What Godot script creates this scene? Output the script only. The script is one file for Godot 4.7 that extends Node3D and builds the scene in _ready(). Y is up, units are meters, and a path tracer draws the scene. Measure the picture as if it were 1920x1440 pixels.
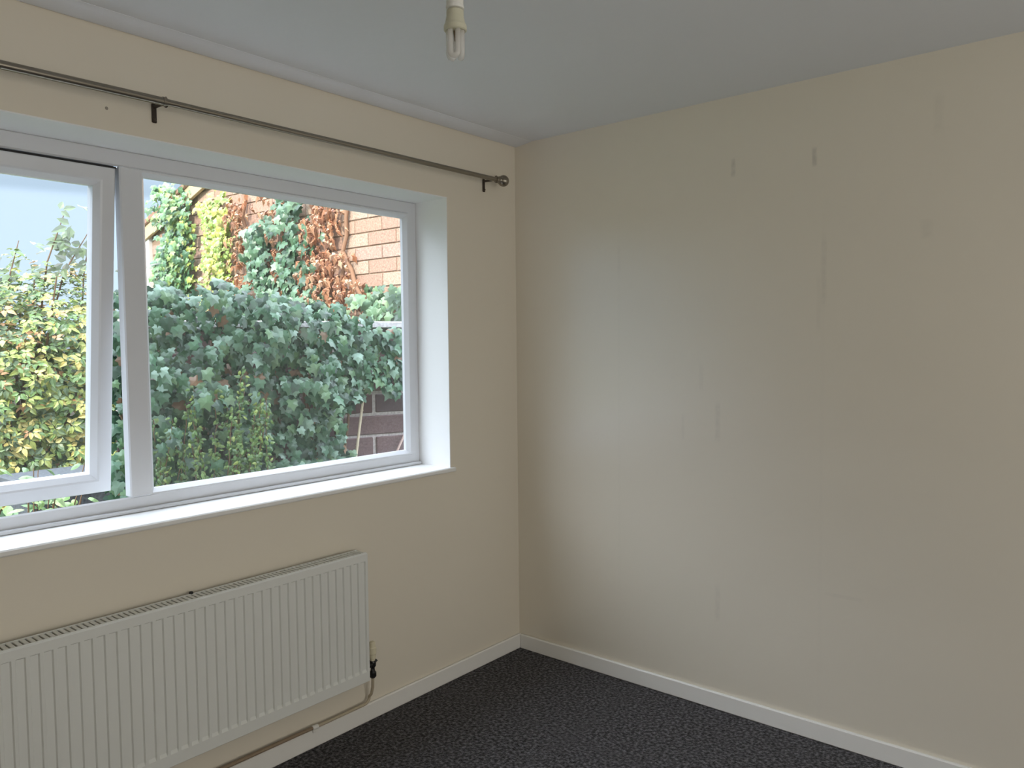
extends Node3D
# Empty corner of a cream bedroom with a window on an ivy-covered garden wall.
# x runs to the right along the window wall (its inner face is z = 0), z comes into the room,
# the right-hand wall's inner face is x = 0. Metres.

const HIGH := 2.4          # ceiling height
const DEEP := 4.6          # back wall
const WIDE := -4.3         # left wall
var rng := RandomNumberGenerator.new()
var used := {}
var M := {}


func _ready() -> void:
	rng.seed = 4711
	# ---- camera
	var cam := Camera3D.new()
	cam.name = "camera"
	var yaw := 0.87480
	var pit := 0.05160
	var rol := -0.01045
	var fwd := Vector3(sin(yaw) * cos(pit), -sin(pit), -cos(yaw) * cos(pit))
	var r0 := Vector3(cos(yaw), 0, sin(yaw))
	var u0 := r0.cross(fwd)
	var r1 := cos(rol) * r0 + sin(rol) * u0
	var u1 := -sin(rol) * r0 + cos(rol) * u0
	cam.transform = Transform3D(Basis(r1, u1, -fwd), Vector3(-2.847, 1.4675, 2.3476))
	cam.fov = rad_to_deg(2.0 * atan(720.0 / 1451.52))
	cam.near = 0.05
	cam.far = 200.0
	add_child(cam)
	# ---- sky, exposure
	# hazy sky: pale blue low down, its unseen upper part brightened evenly all round to light the room
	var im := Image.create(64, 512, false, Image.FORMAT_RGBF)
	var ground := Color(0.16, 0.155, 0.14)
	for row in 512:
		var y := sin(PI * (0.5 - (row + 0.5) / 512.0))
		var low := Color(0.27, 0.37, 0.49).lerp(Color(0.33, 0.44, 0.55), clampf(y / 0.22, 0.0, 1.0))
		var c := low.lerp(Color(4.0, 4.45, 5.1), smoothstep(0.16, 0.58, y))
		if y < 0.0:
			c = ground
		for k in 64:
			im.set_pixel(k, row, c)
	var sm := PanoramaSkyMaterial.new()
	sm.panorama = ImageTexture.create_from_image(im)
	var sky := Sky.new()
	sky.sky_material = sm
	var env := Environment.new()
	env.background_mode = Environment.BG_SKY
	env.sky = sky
	env.tonemap_mode = Environment.TONE_MAPPER_LINEAR
	env.tonemap_exposure = 1.56
	env.sdfgi_enabled = true
	env.ssao_enabled = true
	env.ssil_enabled = true
	var we := WorldEnvironment.new()
	we.name = "world_environment"
	we.environment = env
	add_child(we)
	# ---- sun: low from behind the house's left end, so the house shades the near garden wall
	var sun := DirectionalLight3D.new()
	sun.name = "sun"
	sun.light_color = Color(1.0, 0.95, 0.87)
	sun.light_energy = 0.92
	sun.light_angular_distance = 1.0
	sun.shadow_enabled = true
	sun.sky_mode = DirectionalLight3D.SKY_MODE_LIGHT_ONLY
	add_child(sun)
	sun.look_at_from_position(Vector3(-7.5, 6.0, 2.7), Vector3.ZERO)
	# ---- fill light added at a made-up second window to brighten the room
	var fill_light := AreaLight3D.new()
	fill_light.name = "added_fill_light"
	fill_light.area_size = Vector2(2.2, 1.9)
	fill_light.light_color = Color(1.0, 0.99, 0.975)
	fill_light.light_energy = 1.78
	fill_light.area_range = 12.0
	fill_light.shadow_enabled = true
	fill_light.position = Vector3(-2.05, 1.28, DEEP - 0.06)
	add_child(fill_light)

	make_materials()
	room_shell()
	house_outside()
	front_window()
	added_window()
	radiator()
	radiator_valve()
	heating_pipe()
	curtain_pole()
	wall_bits()
	pendant()
	garden()


# ------------------------------------------------------------------ helpers

func lin(r: float, g: float, b: float) -> Color:
	return Color(r, g, b).linear_to_srgb()


func numbered(called: String) -> String:
	if not used.has(called):
		used[called] = 0
		return called
	used[called] += 1
	return "%s_%03d" % [called, used[called]]


func mat(color: Color, rough := 0.6, spec := 0.5) -> StandardMaterial3D:
	var m := StandardMaterial3D.new()
	m.albedo_color = color
	m.roughness = rough
	m.metallic_specular = spec
	return m


func noise_tex(freq: float, w: int, as_normal := false, c0 := Color.BLACK, c1 := Color.WHITE, sd := 1, oct := 4, bump := 4.0) -> NoiseTexture2D:
	var n := FastNoiseLite.new()
	n.noise_type = FastNoiseLite.TYPE_SIMPLEX_SMOOTH
	n.frequency = freq
	n.seed = sd
	n.fractal_octaves = oct
	var t := NoiseTexture2D.new()
	t.width = w
	t.height = w
	t.seamless = true
	t.noise = n
	if as_normal:
		t.as_normal_map = true
		t.bump_strength = bump
	else:
		var g := Gradient.new()
		g.set_color(0, c0)
		g.set_color(1, c1)
		t.color_ramp = g
	return t


func tri(m: StandardMaterial3D, per_metre: float) -> StandardMaterial3D:
	m.uv1_triplanar = true
	m.uv1_world_triplanar = true
	m.uv1_scale = Vector3.ONE * per_metre
	return m


func thing(called: String, label: String, category: String, at := Vector3.ZERO, group := "") -> Node3D:
	var o := Node3D.new()
	o.name = numbered(called)
	add_child(o)
	o.position = at
	tag(o, label, category, group)
	return o


func tag(o: Node, label: String, category: String, group := "") -> void:
	o.set_meta("label", label)
	o.set_meta("category", category)
	if group:
		o.set_meta("group", group)


func start() -> SurfaceTool:
	var st := SurfaceTool.new()
	st.begin(Mesh.PRIMITIVE_TRIANGLES)
	return st


func part(called: String, st: SurfaceTool, m: Material, parent: Node = null) -> MeshInstance3D:
	return place(called, st.commit(), m, parent)


func place(called: String, mesh: Mesh, m: Material, parent: Node = null) -> MeshInstance3D:
	var o := MeshInstance3D.new()
	o.mesh = mesh
	o.material_override = m
	if parent == null:
		o.name = numbered(called)
		add_child(o)
	else:
		var n := called
		var k := 0
		var key := str(parent.get_instance_id()) + called
		if used.has(key):
			used[key] += 1
			k = used[key]
			n = "%s_%03d" % [called, k]
		else:
			used[key] = 0
		o.name = n
		parent.add_child(o, true)
	return o


func struct(called: String, st: SurfaceTool, m: Material, label: String, category: String) -> MeshInstance3D:
	var o := part(called, st, m)
	o.set_meta("kind", "structure")
	tag(o, label, category)
	return o


# one triangle, counter-clockwise as seen from outside
func tri3(st: SurfaceTool, a: Vector3, b: Vector3, c: Vector3) -> void:
	var n := (b - a).cross(c - a).normalized()
	for p: Vector3 in [a, c, b]:
		st.set_normal(n)
		st.set_uv(Vector2(p.x, p.y))
		st.add_vertex(p)


func quad(st: SurfaceTool, a: Vector3, b: Vector3, c: Vector3, d: Vector3) -> void:
	tri3(st, a, b, c)
	tri3(st, a, c, d)


# a triangle with given normals
func trn(st: SurfaceTool, a: Vector3, b: Vector3, c: Vector3, na: Vector3, nb: Vector3, nc: Vector3) -> void:
	var p := [a, c, b]
	var q := [na, nc, nb]
	if (b - a).cross(c - a).dot(na + nb + nc) < 0:
		p = [a, b, c]
		q = [na, nb, nc]
	for i in 3:
		st.set_normal(q[i])
		st.set_uv(Vector2(p[i].x, p[i].y))
		st.add_vertex(p[i])


# box with chamfered edges between two corners
func box(st: SurfaceTool, lo: Vector3, hi: Vector3, ch := 0.002, xf := Transform3D()) -> void:
	var c := (lo + hi) * 0.5
	var h := (hi - lo) * 0.5
	ch = minf(ch, minf(h.x, minf(h.y, h.z)) * 0.9)
	var i := h - Vector3.ONE * ch
	var V := func(x: float, y: float, z: float, ax: int) -> Vector3:
		var v := Vector3(x * i.x, y * i.y, z * i.z)
		v[ax] = [x, y, z][ax] * h[ax]
		return xf * (c + v)
	var out := func(a: Vector3, b: Vector3, d: Vector3, e: Vector3) -> void:
		if (b - a).cross(d - a).dot(a + b + d + e - 4.0 * (xf * c)) < 0:
			quad(st, a, e, d, b)
		else:
			quad(st, a, b, d, e)
	for s: float in [-1.0, 1.0]:
		out.call(V.call(s, -1, -1, 0), V.call(s, 1, -1, 0), V.call(s, 1, 1, 0), V.call(s, -1, 1, 0))
		out.call(V.call(-1, s, -1, 1), V.call(1, s, -1, 1), V.call(1, s, 1, 1), V.call(-1, s, 1, 1))
		out.call(V.call(-1, -1, s, 2), V.call(1, -1, s, 2), V.call(1, 1, s, 2), V.call(-1, 1, s, 2))
	if ch <= 0.00001:
		return
	for s: float in [-1.0, 1.0]:
		for t: float in [-1.0, 1.0]:
			out.call(V.call(-1, s, t, 1), V.call(1, s, t, 1), V.call(1, s, t, 2), V.call(-1, s, t, 2))
			out.call(V.call(s, -1, t, 0), V.call(s, 1, t, 0), V.call(s, 1, t, 2), V.call(s, -1, t, 2))
			out.call(V.call(s, t, -1, 0), V.call(s, t, 1, 0), V.call(s, t, 1, 1), V.call(s, t, -1, 1))
			for u: float in [-1.0, 1.0]:
				var a: Vector3 = V.call(s, t, u, 0)
				var b: Vector3 = V.call(s, t, u, 1)
				var d: Vector3 = V.call(s, t, u, 2)
				if (b - a).cross(d - a).dot(a + b + d - 3.0 * (xf * c)) < 0:
					tri3(st, a, d, b)
				else:
					tri3(st, a, b, d)


# tube along points; radius may be a number or one per point
func tube(st: SurfaceTool, pts: Array, rad: Variant, sides := 12, caps := true) -> void:
	var n := pts.size()
	var rings := []
	var norms := []
	var ref := Vector3.UP
	for k in n:
		var a: Vector3 = pts[maxi(k - 1, 0)]
		var b: Vector3 = pts[mini(k + 1, n - 1)]
		var t := (b - a).normalized()
		if k == 0:
			ref = Vector3.UP if absf(t.y) < 0.9 else Vector3.RIGHT
		var x := ref.cross(t).normalized()
		var y := t.cross(x).normalized()
		ref = y
		var r: float = rad[k] if rad is Array else rad
		var ring := []
		var nn := []
		for i in sides:
			var g := TAU * i / sides
			var d := x * cos(g) + y * sin(g)
			ring.append(pts[k] + d * r)
			nn.append(d)
		rings.append(ring)
		norms.append(nn)
	for k in n - 1:
		for i in sides:
			var j := (i + 1) % sides
			trn(st, rings[k][i], rings[k][j], rings[k + 1][j], norms[k][i], norms[k][j], norms[k + 1][j])
			trn(st, rings[k][i], rings[k + 1][j], rings[k + 1][i], norms[k][i], norms[k + 1][j], norms[k + 1][i])
	if caps:
		for e: int in [0, n - 1]:
			var nd: Vector3 = (pts[0] - pts[1]).normalized() if e == 0 else (pts[n - 1] - pts[n - 2]).normalized()
			for i in sides:
				trn(st, pts[e], rings[e][i], rings[e][(i + 1) % sides], nd, nd, nd)


# lathe of [radius, height] pairs about an axis
func lathe(st: SurfaceTool, prof: Array, xf := Transform3D(), sides := 24) -> void:
	for k in prof.size() - 1:
		var a: Vector2 = prof[k]
		var b: Vector2 = prof[k + 1]
		var e := (b - a)
		if e.length() < 1e-7:
			continue
		var nr := Vector2(-e.y, e.x).normalized()
		nr = -nr
		for i in sides:
			var g := TAU * i / sides
			var h := TAU * (i + 1) / sides
			var P := func(v: Vector2, t: float) -> Vector3: return xf * Vector3(v.x * cos(t), v.y, v.x * sin(t))
			var N := func(t: float) -> Vector3: return xf.basis * Vector3(nr.x * cos(t), nr.y, nr.x * sin(t))
			trn(st, P.call(a, g), P.call(a, h), P.call(b, h), N.call(g), N.call(h), N.call(h))
			trn(st, P.call(a, g), P.call(b, h), P.call(b, g), N.call(g), N.call(h), N.call(g))


# a mitred rectangular frame in the xy plane; profile is a closed loop of (inset, z)
func frame(st: SurfaceTool, x0: float, x1: float, y0: float, y1: float, prof: Array) -> void:
	var n := prof.size()
	for k in n:
		var a: Vector2 = prof[k]
		var b: Vector2 = prof[(k + 1) % n]
		var A := [Vector3(x0 + a.x, y0 + a.x, a.y), Vector3(x1 - a.x, y0 + a.x, a.y), Vector3(x1 - a.x, y1 - a.x, a.y), Vector3(x0 + a.x, y1 - a.x, a.y)]
		var B := [Vector3(x0 + b.x, y0 + b.x, b.y), Vector3(x1 - b.x, y0 + b.x, b.y), Vector3(x1 - b.x, y1 - b.x, b.y), Vector3(x0 + b.x, y1 - b.x, b.y)]
		for i in 4:
			var j := (i + 1) % 4
			quad(st, A[i], A[j], B[j], B[i])


# ------------------------------------------------------------------ materials

func make_materials() -> void:
	var lumps := noise_tex(0.012, 512, true, Color.BLACK, Color.WHITE, 3, 5, 2.0)
	M.wall = tri(mat(lin(0.78, 0.72, 0.605), 0.55, 0.5), 0.8)
	M.wall.normal_enabled = true
	M.wall.normal_texture = lumps
	M.wall.normal_scale = 0.25
	M.ceiling = tri(mat(lin(0.84, 0.86, 0.90), 0.8, 0.4), 0.8)
	M.ceiling.normal_enabled = true
	M.ceiling.normal_texture = lumps
	M.ceiling.normal_scale = 0.35
	M.gloss = mat(lin(0.86, 0.86, 0.84), 0.3)
	M.reveal = mat(lin(0.88, 0.88, 0.87), 0.4)
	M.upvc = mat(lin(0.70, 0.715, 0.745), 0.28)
	M.skirting = tri(mat(lin(0.84, 0.825, 0.785), 0.35), 2.0)
	M.radiator = mat(lin(0.76, 0.77, 0.735), 0.35)
	M.cream = mat(lin(0.72, 0.66, 0.48), 0.4)
	M.bulb_base = mat(lin(0.62, 0.60, 0.46), 0.4)
	M.white_plastic = mat(lin(0.80, 0.79, 0.74), 0.35)
	M.black = mat(lin(0.012, 0.012, 0.012), 0.35)
	M.pipe = mat(lin(0.50, 0.43, 0.31), 0.4)
	M.brown_pipe = mat(lin(0.28, 0.21, 0.14), 0.4)
	M.steel = mat(lin(0.29, 0.26, 0.215), 0.28)
	M.steel.metallic = 0.9
	M.dark_metal = mat(lin(0.07, 0.055, 0.045), 0.4)
	M.dark_metal.metallic = 0.6
	M.plug = mat(lin(0.33, 0.30, 0.26), 0.7)
	M.glass = mat(Color(0.97, 1.0, 0.99, 0.03), 0.02, 0.22)
	M.glass.transparency = BaseMaterial3D.TRANSPARENCY_ALPHA
	M.tube = mat(Color(0.93, 0.92, 0.90, 0.42), 0.1)
	M.tube.transparency = BaseMaterial3D.TRANSPARENCY_ALPHA
	M.gap_dark = mat(lin(0.02, 0.02, 0.02), 0.7)  # near-black, paints the shade in the gap above the casement

	var carpet := tri(mat(Color.WHITE, 0.95, 0.15), 0.8)
	carpet.albedo_texture = noise_tex(0.07, 1024, false, lin(0.0, 0.0, 0.0), lin(0.32, 0.305, 0.325), 9, 4)
	carpet.normal_enabled = true
	carpet.normal_texture = noise_tex(0.16, 1024, true, Color.BLACK, Color.WHITE, 10, 3, 8.0)
	carpet.normal_scale = 1.0
	carpet.rim_enabled = true
	carpet.rim = 0.25
	M.carpet = carpet

	# right-hand wall: the cream paint with its seams, hook scars and scuffs (uv in wall heights)
	var w := 1840
	var h := 960
	var im := Image.create(w, h, false, Image.FORMAT_RGB8)
	im.fill(Color.WHITE)
	var fn := FastNoiseLite.new()
	fn.seed = 5
	fn.frequency = 0.02
	var marks := [  # z, y, half width, half height, darkness
		[1.082, 2.131, 0.0055, 0.033, 0.26], [1.387, 2.124, 0.0055, 0.032, 0.30],
		[1.424, 1.72, 0.006, 0.12, 0.09], [1.405, 1.60, 0.004, 0.10, 0.05], [1.02, 1.155, 0.007, 0.075, 0.10], [1.023, 0.43, 0.007, 0.07, 0.08],
		[0.569, 1.20, 0.003, 0.80, 0.014], [0.57, 1.82, 0.005, 0.05, 0.03], [1.42, 1.0, 0.003, 0.9, 0.012], [1.75, 1.83, 0.012, 0.03, 0.07],
		[0.95, 1.33, 0.006, 0.05, 0.05], [1.50, 0.55, 0.05, 0.005, 0.05], [1.78, 2.2, 0.01, 0.06, 0.06], [0.87, 1.12, 0.004, 0.05, 0.05]]
	for mk: Array in marks:
		var cx := int(mk[0] / DEEP * w)
		var cy := int((1.0 - mk[1] / HIGH) * h)
		var rx := int(mk[2] / DEEP * w) + 3
		var ry := int(mk[3] / HIGH * h) + 3
		for y in range(maxi(cy - ry - 3, 0), mini(cy + ry + 4, h)):
			for x in range(maxi(cx - rx - 3, 0), mini(cx + rx + 4, w)):
				var wob := fn.get_noise_2d(7.0 * x, y * 2.0) * 1.6
				var dx: float = absf(x - cx + wob) / (mk[2] / DEEP * w + 0.6)
				var dy: float = absf(y - cy) / (mk[3] / HIGH * h + 0.6)
				var f: float = clampf(1.6 - dx, 0, 1) * clampf((1.1 - dy) * 3.0, 0, 1) * (0.75 + 0.5 * fn.get_noise_2d(x * 3.0, y * 5.0))
				var c := im.get_pixel(x, y)
				var k: float = 1.0 - 0.4 * mk[4] * f
				im.set_pixel(x, y, Color(c.r * k, c.g * k, c.b * k))
	var wr := mat(lin(0.78, 0.72, 0.605), 0.32, 0.7)
	wr.albedo_texture = ImageTexture.create_from_image(im)
	wr.clearcoat_enabled = true
	wr.clearcoat = 1.0
	wr.clearcoat_roughness = 0.32
	wr.normal_enabled = true
	wr.normal_texture = lumps
	wr.normal_scale = 0.2
	M.wall_right = wr

	# outdoors
	var grain := noise_tex(0.05, 256, false, Color(0.72, 0.70, 0.70), Color(1.0, 1.0, 1.0), 21, 4)
	M.brick = []
	for c: Color in [lin(0.56, 0.38, 0.28), lin(0.60, 0.43, 0.32), lin(0.54, 0.36, 0.27), lin(0.60, 0.46, 0.35), lin(0.57, 0.40, 0.32)]:
		var m := tri(mat(c, 0.85, 0.3), 4.0)
		m.albedo_texture = grain
		M.brick.append(m)
	M.mortar = tri(mat(lin(0.42, 0.31, 0.22), 0.95, 0.2), 4.0)
	M.mortar.albedo_texture = grain
	M.block = []
	for c: Color in [lin(0.19, 0.12, 0.12), lin(0.23, 0.145, 0.14), lin(0.17, 0.12, 0.125), lin(0.25, 0.17, 0.17)]:
		var m := tri(mat(c, 0.9, 0.3), 5.0)
		m.albedo_texture = grain
		M.block.append(m)
	M.pale_mortar = tri(mat(lin(0.72, 0.66, 0.66), 0.95, 0.2), 4.0)
	M.pale_mortar.albedo_texture = grain
	M.coping = tri(mat(lin(0.85, 0.85, 0.86), 0.8, 0.3), 3.0)
	M.coping.albedo_texture = grain
	M.render = mat(lin(0.75, 0.74, 0.71), 0.9, 0.2)
	M.verge = mat(lin(0.52, 0.40, 0.24), 0.7)
	M.tile = mat(lin(0.30, 0.17, 0.11), 0.8)
	M.soil = tri(mat(lin(0.075, 0.09, 0.045), 0.95, 0.2), 2.0)
	M.slab = tri(mat(lin(0.12, 0.14, 0.16), 0.85, 0.3), 3.0)
	M.slab.albedo_texture = grain
	M.stem = mat(lin(0.16, 0.10, 0.06), 0.8)
	M.dead_stem = mat(lin(0.30, 0.17, 0.10), 0.8)
	M.cane = mat(lin(0.58, 0.49, 0.36), 0.6)
	M.pink_cane = mat(lin(0.60, 0.43, 0.38), 0.6)
	M.leaves = mat(Color.WHITE, 0.36, 0.5)
	M.leaves.vertex_color_use_as_albedo = true
	M.leaves.backlight_enabled = true
	M.leaves.backlight = lin(0.25, 0.25, 0.25)
	M.fill_glow = mat(lin(0.80, 0.78, 0.72), 0.9, 0.1)
	M.fill_glow.emission_enabled = true
	M.fill_glow.emission = Color(1.0, 0.97, 0.9)
	M.fill_glow.emission_energy_multiplier = 0.5  # glow added to fill the room from behind


# ------------------------------------------------------------------ the room

func room_shell() -> void:
	var st := start()
	# window wall with its opening, 0.29 m thick
	for b: Array in [[Vector3(WIDE - 0.2, -0.1, -0.29), Vector3(-2.464, HIGH + 0.05, 0)], [Vector3(-0.458, -0.1, -0.29), Vector3(0.2, HIGH + 0.05, 0)],
			[Vector3(-2.464, -0.1, -0.29), Vector3(-0.458, 0.917, 0)], [Vector3(-2.464, 2.096, -0.29), Vector3(-0.458, HIGH + 0.05, 0)]]:
		box(st, b[0], b[1], 0.0)
	struct("wall_front", st, M.wall, "cream painted wall with the wide window in it", "wall")
	# right-hand wall
	st = start()
	box(st, Vector3(0.012, -0.1, 0), Vector3(0.2, HIGH + 0.05, DEEP + 0.2), 0.0)
	wall_face(st)
	struct("wall_right", st, M.wall_right, "plain cream wall to the right with faint seams and small scars", "wall")
	st = start()
	box(st, Vector3(WIDE - 0.2, -0.1, 0), Vector3(WIDE, HIGH + 0.05, DEEP + 0.2), 0.0)
	struct("wall_left", st, M.wall, "cream wall to the left of the window, out of the picture", "wall")
	st = start()
	for b: Array in [[Vector3(WIDE, -0.1, DEEP), Vector3(-3.2, HIGH + 0.05, DEEP + 0.2)], [Vector3(-0.9, -0.1, DEEP), Vector3(0.012, HIGH + 0.05, DEEP + 0.2)],
			[Vector3(-3.2, -0.1, DEEP), Vector3(-0.9, 0.3, DEEP + 0.2)], [Vector3(-3.2, 2.3, DEEP), Vector3(-0.9, HIGH + 0.05, DEEP + 0.2)]]:
		box(st, b[0], b[1], 0.0)
	struct("wall_back", st, M.wall, "cream wall behind the camera with the added second window", "wall")
	st = start()
	box(st, Vector3(WIDE, -0.1, 0), Vector3(0.012, 0, DEEP), 0.0)
	struct("floor", st, M.carpet, "dark charcoal speckled carpet covering the whole floor", "carpet")
	st = start()
	box(st, Vector3(WIDE, HIGH, 0), Vector3(0.012, HIGH + 0.05, DEEP), 0.0)
	struct("ceiling", st, M.ceiling, "white painted ceiling with a bare pendant bulb", "ceiling")
	# skirting boards: 70 mm high, rounded top edge
	st = start()
	box(st, Vector3(WIDE, 0, 0), Vector3(-0.0002, 0.0695, 0.015), 0.004)
	struct("baseboard_front", st, M.skirting, "cream white skirting board below the radiator", "baseboard")
	st = start()
	box(st, Vector3(-0.015, 0, 0.0152), Vector3(0, 0.0695, DEEP), 0.004)
	struct("baseboard_right", st, M.skirting, "white skirting board along the plain right wall", "baseboard")
	st = start()
	box(st, Vector3(WIDE, 0, 0.0152), Vector3(WIDE + 0.015, 0.0695, DEEP), 0.004)
	struct("baseboard_left", st, M.skirting, "white skirting board along the left wall", "baseboard")
	# slim coving strip over the window wall
	st = start()
	var prof := [Vector2(0, HIGH - 0.009), Vector2(0.006, HIGH - 0.011), Vector2(0.03, HIGH - 0.009), Vector2(0.07, HIGH - 0.005), Vector2(0.1, HIGH - 0.001), Vector2(0.1, HIGH)]
	for k in prof.size() - 1:
		var a: Vector2 = prof[k]
		var b: Vector2 = prof[k + 1]
		var n := Vector3(0, -(b.x - a.x), b.y - a.y).normalized()
		trn(st, Vector3(WIDE, a.y, a.x), Vector3(0, a.y, a.x), Vector3(0, b.y, b.x), n, n, n)
		trn(st, Vector3(WIDE, a.y, a.x), Vector3(0, b.y, b.x), Vector3(WIDE, b.y, b.x), n, n, n)
	struct("trim_1", st, M.ceiling, "shallow white coving strip along the top of the window wall", "coving")
	# white reveal lining and sill
	st = start()
	box(st, Vector3(-0.462, 0.9335, -0.262), Vector3(-0.458, 2.096, 0.0006), 0.0006)
	box(st, Vector3(-2.464, 0.9335, -0.262), Vector3(-2.46, 2.096, 0.0006), 0.0006)
	box(st, Vector3(-2.46, 2.092, -0.262), Vector3(-0.462, 2.096, 0.0006), 0.0006)
	struct("trim_2", st, M.reveal, "white painted reveal around the front window opening", "window reveal")
	st = start()
	box(st, Vector3(-2.464, 0.917, -0.27), Vector3(-0.458, 0.935, 0.0), 0.0)
	box(st, Vector3(-2.50, 0.9165, 0.0002), Vector3(-0.434, 0.9352, 0.014), 0.004)
	struct("trim_3", st, M.gloss, "glossy white window sill board with a thin nosing", "window sill")


func wall_face(st: SurfaceTool) -> void:
	var c := [Vector3(0, -0.1, 0), Vector3(0, -0.1, DEEP), Vector3(0, HIGH + 0.05, DEEP), Vector3(0, HIGH + 0.05, 0)]
	for i: int in [0, 2, 1, 0, 3, 2]:
		var p: Vector3 = c[i]
		st.set_normal(Vector3.LEFT)
		st.set_uv(Vector2(p.z / DEEP, 1.0 - p.y / HIGH))
		st.add_vertex(p)


func house_outside() -> void:
	# the storey above and the house's left half: they shade the garden wall
	var st := start()
	box(st, Vector3(-10, HIGH + 0.051, -0.29), Vector3(0.4, 5.3, DEEP + 0.2), 0.0)
	struct("wall_upper", st, M.render, "upper storey of the house over the room, out of the picture", "house wall")
	st = start()
	box(st, Vector3(-10, -0.1, -0.29), Vector3(WIDE - 0.201, HIGH + 0.05, DEEP + 0.2), 0.0)
	struct("wall_side", st, M.render, "rest of the house to the left of the room, out of the picture", "house wall")
	st = start()
	box(st, Vector3(-14, -0.5, -14), Vector3(8, -0.101, 10), 0.0)
	struct("ground", st, M.soil, "rough garden ground outside the window", "ground")


# ------------------------------------------------------------------ windows

func front_window() -> void:
	var w := Node3D.new()
	w.name = "window_1"
	w.position = Vector3(-1.461, 0.9353, -0.26)
	w.set_meta("kind", "structure")
	tag(w, "white framed window with its left casement pushed open over the garden", "window")
	add_child(w)
	var off := Transform3D(Basis(), -w.position)
	var st := start()
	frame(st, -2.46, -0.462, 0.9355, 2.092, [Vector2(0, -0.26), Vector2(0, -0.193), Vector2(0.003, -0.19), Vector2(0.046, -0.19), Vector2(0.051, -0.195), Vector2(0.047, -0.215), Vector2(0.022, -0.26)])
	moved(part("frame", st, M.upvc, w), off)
	st = start()
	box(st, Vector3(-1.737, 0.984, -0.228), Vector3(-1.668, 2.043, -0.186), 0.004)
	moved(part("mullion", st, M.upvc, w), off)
	st = start()
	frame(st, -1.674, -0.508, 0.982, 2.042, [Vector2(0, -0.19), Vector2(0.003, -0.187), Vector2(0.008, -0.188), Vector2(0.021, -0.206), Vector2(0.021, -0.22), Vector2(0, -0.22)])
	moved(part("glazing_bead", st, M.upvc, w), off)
	st = start()
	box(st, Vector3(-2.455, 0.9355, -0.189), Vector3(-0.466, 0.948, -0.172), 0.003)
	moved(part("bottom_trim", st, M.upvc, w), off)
	st = start()
	box(st, Vector3(-1.67, 0.99, -0.226), Vector3(-0.52, 2.034, -0.222), 0.0)
	moved(part("pane", st, M.glass, w), off)
	# casement: hung from its top edge, pushed out at the bottom
	st = start()
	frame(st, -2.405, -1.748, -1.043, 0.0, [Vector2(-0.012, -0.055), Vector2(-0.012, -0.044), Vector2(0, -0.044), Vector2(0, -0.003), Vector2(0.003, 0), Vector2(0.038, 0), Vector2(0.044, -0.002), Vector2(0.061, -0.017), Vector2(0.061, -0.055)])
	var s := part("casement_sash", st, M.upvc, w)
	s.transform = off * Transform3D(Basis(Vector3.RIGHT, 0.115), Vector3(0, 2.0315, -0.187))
	st = start()
	box(st, Vector3(-2.35, -0.99, -0.034), Vector3(-1.806, -0.055, -0.03), 0.0)
	part("pane", st, M.glass, s)
	# dark strip standing in for the shade in the gap over the casement
	st = start()
	box(st, Vector3(-2.405, 2.0335, -0.215), Vector3(-1.74, 2.0405, -0.2), 0.001)
	moved(part("gap_shade", st, M.gap_dark, w), off)


func moved(o: Node3D, xf: Transform3D) -> void:
	o.transform = xf


func added_window() -> void:  # added, unseen window that carries the fill light
	var w := Node3D.new()
	w.name = "window_2"
	w.position = Vector3(-2.05, 0.3, DEEP + 0.1)
	w.set_meta("kind", "structure")
	tag(w, "added window behind the camera with a glowing panel put in to fill the room", "window")
	add_child(w)
	var off := Transform3D(Basis(), -w.position)
	var st := start()
	frame(st, -3.2, -0.9, 0.3, 2.3, [Vector2(0, DEEP + 0.06), Vector2(0, DEEP + 0.13), Vector2(0.05, DEEP + 0.13), Vector2(0.05, DEEP + 0.06)])
	moved(part("frame", st, M.upvc, w), off)
	st = start()
	box(st, Vector3(-3.16, 0.34, DEEP + 0.09), Vector3(-0.94, 2.26, DEEP + 0.094), 0.0)
	moved(part("pane", st, M.glass, w), off)
	st = start()
	box(st, Vector3(-3.195, 0.31, DEEP + 0.02), Vector3(-0.905, 2.26, DEEP + 0.022), 0.0)
	moved(part("added_glow_panel", st, M.fill_glow, w), off)
	st = start()
	tube(st, [Vector3(-3.19, 2.275, DEEP + 0.021), Vector3(-0.91, 2.275, DEEP + 0.021)], 0.02, 12)
	moved(part("added_roller", st, M.white_plastic, w), off)


# ------------------------------------------------------------------ fittings

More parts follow.
